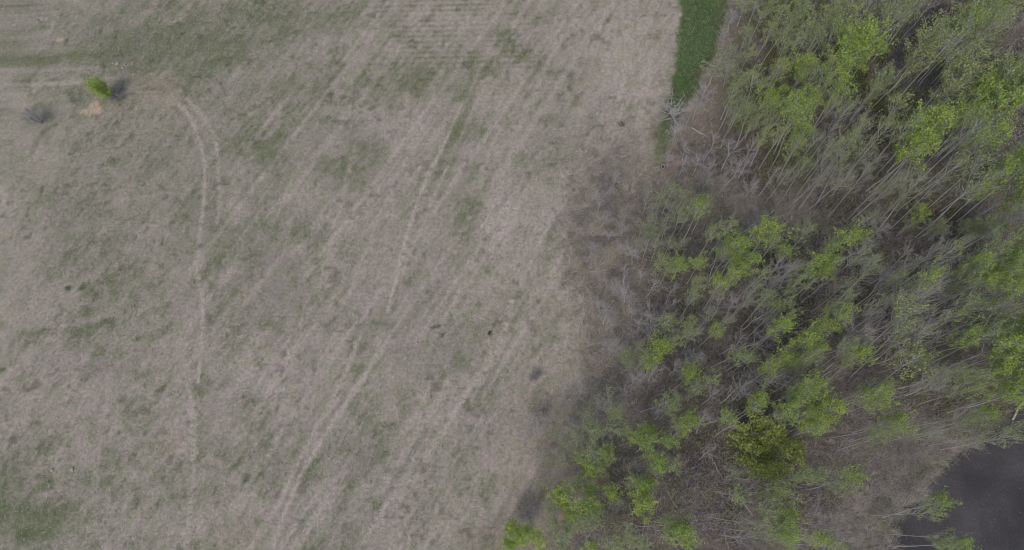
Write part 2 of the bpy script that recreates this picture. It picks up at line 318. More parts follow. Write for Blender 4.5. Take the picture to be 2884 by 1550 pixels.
    WC = mx(WC, lin(150, 139, 130), T2*.75); E2 = np.zeros_like(X); blob(E2, 1440, 1120, 110, 170, 1.1, 15); blob(E2, 1330, 1290, 90, 90, 1.0); blob(E2, 1540, 820, 70, 160, .6); WC = mx(WC, lin(142, 136, 127), E2*.9); WC = mx(WC, lin(92, 86, 92), P2*.6); WC = mx(WC, lin(122, 110, 98), ss(-.5, 2.0, band)*.6)
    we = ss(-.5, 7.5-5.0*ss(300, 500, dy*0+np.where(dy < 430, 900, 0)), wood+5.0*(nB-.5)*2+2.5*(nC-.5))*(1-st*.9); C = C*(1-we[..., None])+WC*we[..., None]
    sh = ss(-1.2, .6, pond); C = mx(C, lin(52, 47, 45), sh)
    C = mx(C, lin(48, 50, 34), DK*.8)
    Z = .14*(fbm(X*.12, Y*.12, 7)-.5)*ss(60, 90, np.hypot(X, Y-40)*0+70)+.05*(nC-.5)+.22*(nB-.5)*ss(0, 3, wood)
    Z = Z-.95*ss(-1.5, .5, pond); Z[np.hypot(X, Y) > 200] = np.minimum(Z[np.hypot(X, Y) > 200], 0)
    V = np.stack([X, Y, Z], -1).reshape(-1, 3)
    i = np.arange(nx*ny).reshape(ny, nx); F = np.stack([i[:-1, :-1], i[:-1, 1:], i[1:, 1:], i[1:, :-1]], -1).reshape(-1, 4)
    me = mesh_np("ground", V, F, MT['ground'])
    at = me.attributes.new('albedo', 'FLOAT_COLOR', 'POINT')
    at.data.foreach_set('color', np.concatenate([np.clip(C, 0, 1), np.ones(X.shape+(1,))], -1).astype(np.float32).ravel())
    me.polygons.foreach_set('use_smooth', np.ones(len(F), bool))
    tag(link("ground", me), "dry pale hayfield with green patches and dark leaf-strewn wood floor", "ground", kind="structure")
    return xs, ys, Z, np.clip(G, 0, 1)
GX, GY, GZ, GG = build_ground()
def gz(x, y):
    i = np.clip(np.searchsorted(GX, x)-1, 0, len(GX)-2); j = np.clip(np.searchsorted(GY, y)-1, 0, len(GY)-2)
    return GZ[j, i]
def gg(x, y):
    i = np.clip(np.searchsorted(GX, x)-1, 0, len(GX)-2); j = np.clip(np.searchsorted(GY, y)-1, 0, len(GY)-2)
    return GG[j, i]
def at(px, py):
    p = g(px, py); p[2] = float(gz(p[0], p[1])); return p

# ------------------------------------------------------------------ pond
def build_pond():
    m, t, b = mat("dark_pond_water", .22); geo = N(t, 'ShaderNodeNewGeometry').outputs['Position']
    n = noise(t, geo, .12, 3, .6); n2 = noise(t, geo, 7, 3, .7)
    c = mixc(t, ramp(t, n, .4, .65), (.050, .046, .046), (.085, .078, .078)); c = mixc(t, 1., c, mixc(t, ramp(t, n2, .3, .7), (.72,)*3, (1.3,)*3), 'MULTIPLY')
    t.links.new(c, b.inputs['Base Color']); b.inputs["Specular IOR Level"].default_value = .4
    bp = N(t, 'ShaderNodeBump'); bp.inputs['Strength'].default_value = .35; bp.inputs['Distance'].default_value = .02; t.links.new(noise(t, geo, 3.5, 3), bp.inputs['Height']); t.links.new(bp.outputs[0], b.inputs['Normal'])
    cx, cy = g(2900, 1500)[:2]; q = [(cx+30*math.cos(a)*1.25, cy+30*math.sin(a)) for a in np.linspace(0, 2*math.pi, 48, endpoint=False)]
    V = [(x, y, -.24) for x, y in q]+[(cx, cy, -.24)]; F = [(i, (i+1) % 48, 48) for i in range(48)]
    tag(link("pond", mesh_np("pond", V, F, m)), "dark still pond at the lower right corner of the wood", "pond", kind="structure")
build_pond()

# ------------------------------------------------------------------ tree kinds (unit trees 10 m tall, crown radius about 1.5 m)
def unit_tree(kind, seed, hb=.42, dens=1.0):
    r = random.Random(seed); nr = np.random.default_rng(seed)
    tr = Tubes(); br = Tubes(); L = []
    crook = {'L': .14, 'G': .16, 'O': .16, 'B': .30}[kind]
    pts = [Vector((0, 0, -.15))]; ddx, ddy = r.uniform(-.04, .04), r.uniform(-.04, .04)
    for i in range(1, 13):
        ddx += r.uniform(-1, 1)*crook*.35; ddy += r.uniform(-1, 1)*crook*.35; ddx *= .8; ddy *= .8
        pts.append(pts[-1]+Vector((ddx, ddy, .8458)))
    rad = [{'L': .082, 'G': .068, 'O': .058, 'B': .075}[kind]*(1-i/13.5)**.85+.010 for i in range(13)]
    tr.tube(pts, rad, 6)
    def tp(h):
        f = max(0, min(11.999, (h+.15)/.8458)); i = int(f); return pts[i].lerp(pts[i+1], f-i)
    # forks: one or two secondary leaders
    leaders = [(tp, hb*10, 10.)]
    nb = {'L': 34, 'G': 28, 'O': 24, 'B': 26}[kind]
    for k in range(nb):
        u = (k+r.random())/nb; h = 10*(hb+(1-hb)*u*.98)
        prof = (math.sin(math.pi*min(1, .16+.84*u)**.85)**.8)*1.5*r.uniform(.55, 1.25)+.12
        a = r.uniform(0, 2*math.pi); up = r.uniform(.8, 1.7); o = tp(h); d = Vector((math.cos(a), math.sin(a), up))
        p1 = o+d*prof*.45+Vector((r.uniform(-.1, .1), r.uniform(-.1, .1), 0)); p2 = o+Vector((d.x, d.y, up*1.15))*prof+Vector((r.uniform(-.18, .18), r.uniform(-.18, .18), .05))
        br.tube([o, p1, p2], [.034, .022, .008], 3)
        for s in range({'B': 9, 'O': 6}.get(kind, 4)):
            q = p1.lerp(p2, r.random()); e = q+Vector((r.uniform(-.55, .55), r.uniform(-.55, .55), r.uniform(.05, .7)))*(.5+.4*prof)
            br.tube([q, q.lerp(e, .5)+Vector((r.uniform(-.07, .07), r.uniform(-.07, .07), 0)), e], [.013, .010, .005], 3); L.append((e, .26)); L.append((q.lerp(e, .5), .2))
        L.append((p2, .34)); L.append((p1.lerp(p2, .6), .26))
    L.append((tp(9.9), .3))
    for k in range(9):                                                  # dead stubs low on the trunk
        h = r.uniform(2, 10*hb); a = r.uniform(0, 6.28); o = tp(h); e = o+Vector((math.cos(a), math.sin(a), r.uniform(-.1, .5)))*r.uniform(.3, .9); br.tube([o, e], [.014, .005], 3)
    n = int({'L': 2100, 'G': 1350, 'O': 850, 'B': 0}[kind]*dens)
    nv = len(tr.V); tr.V += br.V; tr.F += [tuple(i+nv for i in f) for f in br.F]
    out = {'trunk': tr.mesh("trunk", MT['bark' if kind != 'B' else 'greybark'], False)}
    if n:
        # leaves gather in tufts at the twig tips; each tuft has its own fullness, so gaps stay between them
        w = nr.random(len(L))**3.2+.03; idx = nr.choice(len(L), n, p=w/w.sum()); P = np.array([tuple(L[i][0]) for i in idx]); sg = np.array([L[i][1] for i in idx])
        P = P+nr.normal(size=P.shape)*sg[:, None]*np.array([.55, .55, .62])
        V, F = leaf_quads(P, {'L': .125, 'G': .115, 'O': .10}[kind], nr); out['crown'] = mesh_np("crown", V, F, MT[kind])
    return out
VAR = {}
for kd, cnt in (('L', 7), ('G', 7), ('O', 6), ('B', 6)):
    VAR[kd] = [unit_tree(kd, 100*ord(kd)+i, hb=([.5, .58, .64, .45, .6, .52, .68] if kd != 'B' else [.35, .45, .5, .3, .4, .25])[i], dens=[1, .8, .6, 1.2, .7, .95, .5][i]) for i in range(cnt)]

# crown positions measured from enlarged views: view origin, view scale, then x,y,kind,half-width
VIEWS = [
(1860,0,2.307,"""540,60,G,50 620,40,G,40 700,55,G,40 760,110,G,50 640,130,G,40 560,210,G,35 690,220,G,45 760,245,G,45 905,80,G,62 850,180,G,50 950,200,G,50 1080,110,G,62 1060,190,G,45 1150,80,G,50 1210,120,G,50 1100,255,G,50 1000,280,G,45 880,300,G,50 800,320,O,45
350,430,O,85 450,440,O,60 560,375,O,50 520,520,O,55 480,600,G,45 440,700,G,45 600,530,G,55 640,600,G,45 740,465,G,50 800,455,L,42 940,430,L,60 910,515,L,42 990,530,G,45 1080,470,G,50 1180,380,L,90 1210,275,L,70 1130,430,L,50 1060,590,G,50 1140,620,L,60 780,620,L,40 700,660,L,58 640,720,G,50 820,685,L,42 740,710,L,40 940,650,L,50 880,780,L,80 945,740,L,60 820,840,G,60 920,880,L,60 1090,720,G,50 1165,760,G,45 560,760,G,45 520,690,O,40 460,780,G,40 600,810,G,40 700,805,O,40 760,900,O,50 660,900,O,45 860,960,G,50 960,950,O,45 920,1110,G,38 1100,980,O,55 1050,1060,O,50 1150,1100,O,50 1060,1150,O,45 1190,1200,O,45 980,1200,O,45 1180,960,G,45 1230,920,G,40
160,760,B,90 130,850,B,60 330,950,B,50 450,1000,B,60 500,1090,B,50 420,1090,B,45 570,1050,B,45 590,960,B,45 720,1150,B,45 800,1160,O,40 620,1180,B,40 1080,890,B,45 260,600,B,50 240,700,B,40 310,1060,B,50"""),
(1600,500,2.517,"""560,130,O,45 650,165,G,45 730,110,G,50 600,230,O,45 720,220,O,45 800,160,G,45 870,230,G,45 950,140,G,45 905,255,L,50 790,280,G,50 700,310,O,45 580,310,O,45 970,215,G,45 520,350,O,40 600,400,G,45 660,380,O,40
1020,410,G,45 1130,380,G,55 1110,500,L,60 1220,500,L,70 1400,400,L,88 1500,260,G,60 1590,310,O,45 1430,510,G,40 1520,555,L,50 1280,620,L,60 1185,600,L,50 1100,570,G,45 780,640,L,60 700,665,G,40 930,630,L,50 650,600,G,45 930,755,G,50 880,815,G,50 1060,790,L,60 1160,730,L,50 1350,715,G,50 1395,890,G,32 1280,820,O,50 1245,900,O,45 870,890,O,45 720,500,O,50 800,480,O,50 640,490,O,45 560,500,B,40 590,765,B,45 440,820,B,50 400,650,B,40 515,700,B,40 730,810,B,50 720,900,B,45 680,1000,G,50 680,1065,G,45 860,1060,G,50 840,1130,G,45 1035,1090,L,50 1130,1020,O,45 980,1000,O,45 740,1170,G,45 590,1240,L,80 670,1200,L,50 500,1190,O,45 560,1320,L,60 770,1335,L,50 870,1360,G,45 410,1260,G,40 430,1320,O,40 290,1160,B,50 355,1180,B,50 260,1010,B,50 480,1050,B,45 1490,1080,L,60 1540,1010,G,50 1370,1140,G,60 1230,1180,G,50 1190,1270,G,60 1260,1290,G,50 1520,920,G,45 1460,960,G,45 1595,765,G,60 1560,680,O,45 1500,1310,L,55 1400,1360,L,50 220,880,B,35 330,1060,B,40"""),
(2234,500,2.517,"""60,420,G,50 330,440,L,80 250,510,G,45 120,590,L,50 160,630,L,55 250,640,G,50 190,690,L,50 30,790,L,60 420,600,G,42 512,655,G,32 320,800,O,45 375,775,O,40 870,270,L,50 820,335,G,45 780,460,G,40 1010,350,G,42 1250,140,G,60 1195,110,G,40 870,100,O,45 800,60,O,40 640,90,O,45 740,170,O,45 560,260,O,45 700,30,O,45 480,30,O,45 1400,350,G,70 1310,350,G,50 1230,380,G,50 1165,395,O,45 1570,300,G,60 1560,60,L,60 1600,150,L,55 1610,430,L,50 1560,495,L,55 1600,560,L,60 1500,600,L,60 1540,700,L,70 1440,690,L,45 1510,820,L,60 1590,790,L,50 1080,550,G,52 1030,660,G,35 1330,510,G,50 1390,525,G,45 1320,590,G,45 1250,650,L,50 1200,690,G,45 1150,770,G,50 1240,860,G,50 1320,740,L,60 1390,740,L,45 1220,780,G,40 880,740,L,60 700,740,G,45 850,845,G,50 620,780,O,50 580,905,O,50 740,990,G,42 760,1050,G,70 700,1140,G,60 830,1110,O,45 740,1190,O,45 260,930,G,50 340,900,G,45 210,1050,L,60 290,1020,L,45 100,1130,L,50 60,1185,L,60 150,1235,L,50 30,1290,G,45 450,1230,L,42 420,1290,L,50 340,1250,G,45 850,1320,G,50 790,1365,G,45 980,1020,O,50 1180,940,G,50 1130,1000,G,45 1230,980,G,50 1150,1140,L,60 1310,1100,G,50 1320,1160,G,45 1450,1170,L,60 1500,1080,L,60 1570,1080,L,70 1470,1230,L,60 1600,1240,L,70 1590,1330,L,70 1440,1290,G,50 1200,1360,L,50 920,1160,B,50 1420,950,O,45 1475,990,O,45 1100,480,O,45 960,560,O,45 800,640,O,45 700,840,O,45 1000,450,O,40"""),
(2344,0,2.307,"""60,340,L,80 190,250,L,85 260,310,L,60 110,300,L,70 150,400,L,70 30,450,L,60 150,100,G,60 230,60,G,50 310,40,G,50 300,130,G,50 400,70,G,50 450,130,G,45 360,170,G,45 540,30,G,50 30,590,L,50 310,540,G,55 250,605,G,45 640,240,G,80 600,330,G,80 560,400,G,75 680,350,G,70 750,130,G,60 780,165,G,50 840,210,G,50 870,180,L,55 800,250,G,50 960,220,G,50 900,265,G,50 950,100,G,55 1020,120,L,58 1030,50,G,50 980,155,G,50 1130,60,G,50 1185,50,G,50 850,420,O,80 780,480,O,80 780,580,O,88 840,560,B,60 700,620,O,50 390,740,G,58 980,580,L,70 920,640,L,60 1040,700,L,80 1010,760,L,80 940,760,L,55 1180,520,L,80 1165,600,L,75 1215,640,L,75 1100,640,G,60 1060,530,O,60 1200,450,O,50 640,820,L,80 570,830,L,70 700,790,L,70 620,900,L,60 520,985,L,80 470,1030,L,60 560,950,L,45 850,810,L,42 870,900,G,60 990,920,L,60 900,965,L,50 440,870,G,45 150,860,G,50 330,880,G,45 110,960,G,45 200,1010,O,45 40,990,G,45 900,1100,G,58 770,1130,G,50 1080,1130,L,58 1180,1060,L,50 1220,1130,L,70 1210,1235,L,70 880,1275,L,42 945,1270,L,42 640,1250,O,40 500,1210,O,45 380,1190,O,45 260,1260,O,45 1225,1320,L,50 60,1090,O,45 20,1180,O,45 600,60,B,45 260,1040,B,50"""),
(1340,1000,2.517,"""1230,60,L,50 1260,105,L,50 1190,40,G,40 1420,80,G,50 1500,140,L,45 1560,250,G,52 1640,200,G,50 1340,290,G,50 1350,340,G,40 1300,420,G,50 1370,390,G,45 1540,430,G,45 1120,580,L,50 1230,570,L,60 1180,645,L,58 1340,600,L,50 1440,540,L,50 1290,780,L,60 1240,720,G,50 1400,790,G,50 990,360,O,60 930,340,O,45 980,430,G,45 1060,530,G,40 860,500,G,50 820,545,G,45 940,530,G,45 760,420,O,50 590,430,O,45 600,610,L,38 700,520,O,45 690,575,O,40 850,670,G,50 940,690,L,50 800,690,G,40 740,720,G,35 860,735,G,40 800,820,L,60 770,850,G,45 880,810,G,45 920,750,G,45 590,960,L,60 600,1015,L,45 520,1080,G,50 740,890,G,40 690,960,G,40 830,970,L,50 960,960,L,50 830,1080,L,60 800,1130,L,50 840,1160,G,40 680,1120,L,40 1150,950,L,68 1190,890,L,50 1180,1045,L,75 1120,900,G,40 1400,1200,L,60 1440,1280,L,60 1360,1290,G,50 1500,1345,L,50 1350,1170,G,40 560,1210,G,40 640,1225,G,45 770,1200,G,45 260,1220,L,50 300,1290,L,60 370,1250,L,45 430,1320,L,60 250,1355,L,50 100,1345,O,50 640,1310,G,45 590,1355,G,45 1000,1300,G,45 1090,1290,G,60 820,1365,L,45 1180,1350,G,45 960,1350,G,40 430,480,B,50 420,560,B,45 550,560,O,45 520,740,O,45 640,770,O,40 440,930,O,40 1130,740,B,50 880,1290,B,52 985,1040,B,40 480,420,B,40"""),
(1900,1000,2.516,"""770,70,L,55 730,120,L,48 840,100,G,50 640,120,G,50 900,50,G,50 590,330,L,50 600,290,G,35 570,380,G,45 790,290,L,50 880,290,L,50 960,250,L,50 980,205,L,35 770,385,L,50 760,430,G,40 910,350,L,50 1010,345,L,55 1110,360,L,48 1060,405,L,45 930,450,L,60 1020,475,L,50 970,535,L,48 340,430,L,36 120,445,L,45 430,845,O,50 420,985,G,45 640,975,G,50 760,970,G,58 720,1015,G,45 870,870,G,35 990,870,G,50 1140,920,G,50 1200,890,L,50 740,1110,L,68 760,1200,L,60 720,1275,L,58 760,1320,G,40 660,1140,G,45 620,1090,G,40 500,1190,O,50 970,1320,L,42 1080,1370,G,45 220,470,B,50 400,530,B,52 240,690,B,40 520,890,B,45 900,1285,B,50 1190,1290,B,55 1060,1220,B,40 470,1290,B,40 590,1250,G,40"""),
(2384,1000,2.516,"""440,90,G,50 485,40,G,38 390,115,G,40 810,110,L,55 830,160,G,50 720,130,G,50 700,185,G,50 830,240,G,50 510,220,O,45 580,225,O,40 1060,110,L,60 1130,60,L,55 1200,60,L,75 1240,150,L,50 1070,290,L,50 1200,290,L,50 1245,270,L,45 150,290,L,58 100,335,G,50 180,355,L,45 55,290,G,45 200,225,G,45 300,470,L,50 240,525,G,45 340,545,G,45 180,590,G,40 810,440,O,50 960,430,L,36 865,500,G,36 1030,585,G,36 1085,620,G,28 880,600,O,50 585,1070,L,26 515,1120,G,32 700,1335,L,42 640,1300,G,34 540,560,O,40 1185,200,G,35"""),
(1442,775,1.786,"""130,770,B,34 200,810,B,30 300,720,B,32 380,690,O,32 430,650,B,34 500,610,O,32 540,690,O,34 560,590,B,30 150,900,B,28 230,950,O,30 260,850,O,30 330,840,O,30 90,720,B,26 620,940,B,32 170,1000,B,28 120,1180,B,26 250,640,B,26 350,600,B,26 60,830,B,24
450,240,B,34 500,370,B,34 545,390,B,32 480,190,B,30 560,90,B,34 610,190,B,32 690,70,B,34 430,150,B,28 520,60,B,30 650,260,B,30 380,330,B,22 600,300,B,28 560,470,B,28 620,520,B,26 680,180,B,28 470,60,B,24 740,190,B,28"""),
(1442,0,1.786,"""470,960,B,26 520,900,B,26 440,1020,B,26 460,1100,B,26 500,1180,B,28 560,1250,B,30 420,1230,B,26 380,1290,B,24 620,1300,B,30 560,1150,B,26 640,1220,O,30 860,830,B,34 800,800,B,30 930,820,B,34 1000,900,B,32 880,740,B,30 980,480,B,40 1040,330,O,44 1100,280,O,40 1080,180,B,34 1110,90,B,32 840,560,B,36 1130,870,B,34 1060,940,B,30 1190,930,B,30"""),
]
rp = random.Random(77)
VIEWS.append((0, 0, 1.0, " ".join("%d,%d,B,%d" % (rp.uniform(2120, 2760), rp.uniform(600, 1080), rp.uniform(24, 36)) for _ in range(60))))
VIEWS.append((0, 0, 1.0, " ".join("%d,%d,B,%d" % (rp.uniform(1760, 2150), rp.uniform(700, 1200), rp.uniform(20, 30)) for _ in range(26))))
ents = []
for ox, oy, sc, s in VIEWS:
    for e in s.split():
        x, y, k, w = e.split(','); ents.append([ox+float(x)/sc, oy+float(y)/sc, k, float(w)/sc])
# merge sightings of one crown (views overlap) and lobes of the same crown
out = []
for e in sorted(ents, key=lambda e: -e[3]):
    hit = None
    for o in out:
        dd = math.hypot(o[0]-e[0], o[1]-e[1])
        if dd < (17 if o[2] != e[2] else 27): hit = o; break
    if hit is None: out.append(e+[1])
    else:
        n = hit[4]; dd = math.hypot(hit[0]-e[0], hit[1]-e[1])
        if hit[2] == e[2]:
            hit[0] = (hit[0]*n+e[0])/(n+1); hit[1] = (hit[1]*n+e[1])/(n+1); hit[3] = min(46, hit[3]+dd*.28); hit[4] += 1
ents = [e for e in out if not (2085 < e[0] < 2250 and 1190 < e[1] < 1330)]
GAP = D((1640,470),(1700,458),(1800,503),(1900,520),(2020,543),(2150,566),(2290,592),(2420,592),(2400,640),(2250,625),(2100,597),(2010,580),(1930,566),(1840,552),(1780,508),(1690,485))
def in_gap(e, m=0.):
    p = g(e[0], e[1]); return sdf(np.array([p[0]]), np.array([p[1]]), GAP)[0] > m
ents = [e for e in ents if e[2] == 'L' or not in_gap(e)]
for e in ents:
    if e[2] == 'O' and e[0] > 2060 and e[1] < 400: e[2] = 'G'
def interp(x, pts):
    return float(np.interp(x, [p[0] for p in pts], [p[1] for p in pts]))
def tree_height(px, py):
    """edge trees stay low, the wood grows taller inwards"""
    edge = interp(py, [(0, 2060), (150, 2000), (300, 1900), (480, 1850), (560, 1700), (750, 1700), (1000, 1700), (1150, 1500), (1300, 1500), (1550, 1330)])
    h = interp(px-edge, [(-60, 4.0), (50, 5.5), (150, 7.5), (300, 10), (450, 12), (700, 14)])
    return h
COLX = [1300, 1620, 1860, 2100, 2340, 2580, 3000]; ROWY = [-50, 240, 500, 760, 1020, 1280, 1600]
PLACE = {
 (1,0):"beside the mown green strip's top",(2,0):"at the top edge by the green strip",(3,0):"at the top edge, mid wood",(4,0):"at the top edge, right of middle",(5,0):"in the top right corner",
 (1,1):"where the green strip narrows",(2,1):"in the upper thicket's leafy heart",(3,1):"right of the upper thicket",(4,1):"above the dark upper hollow",(5,1):"at the right edge, upper wood",
 (0,2):"by the brown tussock band",(1,2):"in the pale grove below the tyre",(2,2):"below the tan grassy gap",(3,2):"where the tan gap ends",(4,2):"in the open mid-right wood",(5,2):"at the right edge, mid height",
 (0,3):"on the ragged middle wood edge",(1,3):"just inside the middle wood edge",(2,3):"in the centre of the wood",(3,3):"right of the wood's centre",(4,3):"in the slender right-hand stand",(5,3):"at the right edge above the pond",
 (0,4):"on the lower wood edge",(1,4):"in the thicket inside the lower edge",(2,4):"around the big olive-green tree",(3,4):"in the pale grassy opening",(4,4):"on the pond's upper shore",(5,4):"beside the pond's top corner",
 (0,5):"at the bottom edge by the field",(1,5):"at the bottom, left of the brush",(2,5):"at the bottom, below the olive tree",(3,5):"at the bottom, left of the pond",(4,5):"on the pond's left shore",(5,5):"in the bottom right corner"}
WORDS = {'L': ("lime green leafy aspen", "aspen_tree"), 'G': ("soft green aspen", "aspen_tree"), 'O': ("thin olive half-leafed aspen", "aspen_tree"), 'B': ("bare grey leafless tree", "bare_tree")}
ORD = ["leftmost", "second", "third", "fourth", "fifth", "sixth", "seventh", "eighth", "ninth", "tenth", "eleventh", "twelfth"]+[str(k)+"th" for k in range(13, 40)]
NUM = ["none", "one", "two", "three", "four", "five", "six", "seven", "eight", "nine", "ten", "eleven", "twelve"]+[str(k) for k in range(13, 40)]
cells = {}
for e in ents:
    key = (sum(e[0] >= c for c in COLX[1:-1]), sum(e[1] >= c for c in ROWY[1:-1])); key = key if key in PLACE else (max(1, key[0]), key[1])
    cells.setdefault((key, e[2]), []).append(e)
rest = sorted([e for e in ents if e[2] != 'B'], key=lambda e: -e[3]*(1+.5*(e[2] == 'L')-.25*(e[2] == 'O')))[296:]
for k in cells: cells[k] = [e for e in cells[k] if not any(e is q for q in rest)]
def bad(px, py, z):
    """True where the root would stand in the water, in the open gap, or beyond the gap from the crown"""
    P = np.array([g(px, py, z*k)[:2] for k in (0, .25, .4, .55, .7, .85, 1)]); G_ = sdf(P[:, 0], P[:, 1], GAP) > -.2
    return sdf(P[-1:, 0], P[-1:, 1], POND)[0] > -.2 or (not G_[0] and G_.any()) or G_[-1]
def place(e, kd):
    px, py, _, hw, _n = e
    h = tree_height(px, py)*random.uniform(.88, 1.12)*(.8 if kd == 'B' else 1)
    for k in range(14):
        if not bad(px, py, .79*h): break
        h *= .93
    zc_ = (.79 if kd != 'B' else .7)*h; c = g(px, py, zc_); lean = math.radians(random.gauss(0, 3.2)); la = random.uniform(0, 6.28)
    bx = c[0]-math.sin(lean)*math.cos(la)*zc_; by = c[1]-math.sin(lean)*math.sin(la)*zc_
    rm = hw*np.linalg.norm(c-np.array([0, 0, H]))/FPX; s = max(.62, min(rm/1.32, 1.7))
    q = Vector((math.cos(la)*math.sin(lean), math.sin(la)*math.sin(lean), math.cos(lean))); q = Vector((0, 0, 1)).rotation_difference(q) @ Matrix.Rotation(random.uniform(0, 6.28), 3, 'Z').to_quaternion()
    return (bx, by, float(gz(bx, by))), q, (s, s, h/10)
def thicket():
    """the smallest aspens past the first 300 stand in one mass"""
    Vs = []; Fs = []; Ms = []; nv = 0; mats = [MT['bark'], MT['G'], MT['L'], MT['O']]
    for e in rest:
        loc, q, sc = place(e, e[2]); Mx = np.array(Matrix.LocRotScale(Vector(loc), q, Vector(sc)))
        for part, me in random.choice(VAR[e[2]]).items():
            v = np.empty(len(me.vertices)*3, np.float32); me.vertices.foreach_get('co', v); v = v.reshape(-1, 3)@Mx[:3, :3].T+Mx[:3, 3]
            f = np.empty(len(me.loops), np.int32); me.loops.foreach_get('vertex_index', f); f = f.reshape(-1, 4)+nv
            Vs.append(v); Fs.append(f); nv += len(v); Ms.append(np.full(len(f), mats.index(me.materials[0]), np.int32))
    me = mesh_np("aspen_thicket", np.concatenate(Vs), np.concatenate(Fs), mats[0])
    for m in mats[1:]: me.materials.append(m)
    me.polygons.foreach_set('material_index', np.concatenate(Ms)); me.update()
    tag(link("aspen_thicket", me), "smallest slender aspens filling the gaps between the others", "aspens", kind="stuff")
thicket()
for (key, kd), L in cells.items():
    L.sort(key=lambda e: e[0]); words, nm = WORDS[kd]
    for i, e in enumerate(L):
        loc, q, sc = place(e, kd); t = empty(nm, loc); v = random.choice(VAR[kd])
        t.rotation_mode = 'QUATERNION'; t.rotation_quaternion = q; t.scale = sc
        for part, me in v.items(): link(part, me, t)
        n = len(L); lab = words+", "+("only one " if n == 1 else ("the left one of two " if i == 0 else "the right one of two ") if n == 2 else ORD[i]+" of "+NUM[n]+" ")+PLACE[key]
        if len(lab.split()) > 16: lab = lab.replace("only one ", "")
        if len(lab.split()) > 16: lab = lab.replace("bare grey leafless tree", "bare grey tree")
        if len(lab.split()) > 16: lab = lab.replace("thin olive half-leafed aspen", "thin olive aspen")
        tag(t, lab, "tree", "trees of the spring wood" if kd != 'B' else "leafless trees of the wood")

# ------------------------------------------------------------------ the big olive tree, the lone field tree, bushes
def bushy(name, px, py, h, rx, label, cat, leafmat, n, size, stems=5, seed=1, barkm='bark', lean=(0, 0), spread=.55, low=.25, zc0=.62):
    nr = np.random.default_rng(seed); r = random.Random(seed); c = g(px, py, h*zc0); base = (c[0]-lean[0]*h*zc0, c[1]-lean[1]*h*zc0, float(gz(c[0], c[1])))
    t = empty(name, base); tr = Tubes(); br = Tubes(); tips = []
    for k in range(stems):
        a = 6.28*k/stems+r.uniform(-.4, .4); rr = rx*spread*(0 if stems == 1 else r.uniform(.5, 1.1)); top = Vector((math.cos(a)*rr+lean[0]*h, math.sin(a)*rr+lean[1]*h, h*r.uniform(.8, 1)))
        o = Vector((math.cos(a)*.1, math.sin(a)*.1, -.1)); mid = o.lerp(top, .5)+Vector((r.uniform(-.2, .2), r.uniform(-.2, .2), .1*h))*.6
        tr.tube([o, o.lerp(mid, .5)+Vector((r.uniform(-.08, .08),)*2+(0,)), mid, top], [.035*h**.5, .03*h**.5, .02*h**.5, .008], 5)
        for j in range(int(60/stems)+7):
            u = r.uniform(low, 1); p = (o.lerp(mid, u*2) if u < .5 else mid.lerp(top, u*2-1)); b = r.uniform(0, 6.28); ln = rx*r.uniform(.35, .85)*math.sin(math.pi*min(.93, max(.18, u)))**.6
            e = p+Vector((math.cos(b), math.sin(b), r.uniform(.1, .9)))*ln; m_ = p.lerp(e, .5)+Vector((0, 0, -.05)); br.tube([p, m_, e], [.022, .014, .006] if leafmat else [.013, .009, .004], 3); tips += [(e, .3), (m_, .2)]
            for q in range(2 if leafmat else 4):
                e2 = m_.lerp(e, r.random())+Vector((r.uniform(-.4, .4), r.uniform(-.4, .4), r.uniform(0, .5)))*min(1, rx*.7); br.tube([m_, e2], [.010, .004], 3); tips.append((e2, .22))
    link("trunk", tr.mesh("trunk", MT[barkm]), t); link("branches", br.mesh("branches", MT[barkm], False), t)
    if leafmat:
        w = nr.random(len(tips))**1.3+.08; ix = nr.choice(len(tips), n, p=w/w.sum()); P = np.array([tuple(tips[i][0]) for i in ix]); sg = np.array([tips[i][1] for i in ix])*min(rx*.42, .85)
        V, F = leaf_quads(P+nr.normal(size=P.shape)*sg[:, None], size, nr); link("crown", mesh_np("crown", V, F, MT[leafmat]), t)
    return tag(t, label, cat)
bushy("evergreen_tree", 2158, 1265, 9.5, 4.3, "big dense olive-green tree with rounded crown in the lower wood", "tree", 'S', 11000, .17, stems=8, seed=3, spread=.62, low=.2, zc0=.6)
bushy("young_tree", 275, 246, 4.6, 1.5, "small lone lime-yellow tree in the upper left of the field", "tree", 'L', 5200, .12, stems=4, seed=5, spread=.5, zc0=.7)
SH = "leafless shrubs of the field"
bushy("bare_shrub", 325, 272, 1.5, 1.5, "dark mauve leafless shrub beside the lone lime tree", "shrub", None, 0, 0, stems=5, seed=8, barkm='mauvebark', spread=.8, zc0=.4)['group'] = SH
bushy("bare_shrub", 95, 330, 3.2, 1.7, "pale grey leafless bush left of the sand patch", "shrub", None, 0, 0, stems=6, seed=9, barkm='mauvebark', spread=.7, zc0=.5)['group'] = SH
bushy("bare_shrub", 1505, 1065, 1.6, .75, "small mauve twiggy shrub alone in the field near the lower wood edge", "shrub", None, 0, 0, stems=4, seed=10, barkm='mauvebark', spread=.8, zc0=.4)['group'] = SH
bushy("fallen_branches", 1733, 1456, 1.6, 1.8, "pale dead spreading branches like antlers at the bottom of the wood", "dead tree", None, 0, 0, stems=11, seed=12, barkm='palewood', spread=.95, zc0=.4)
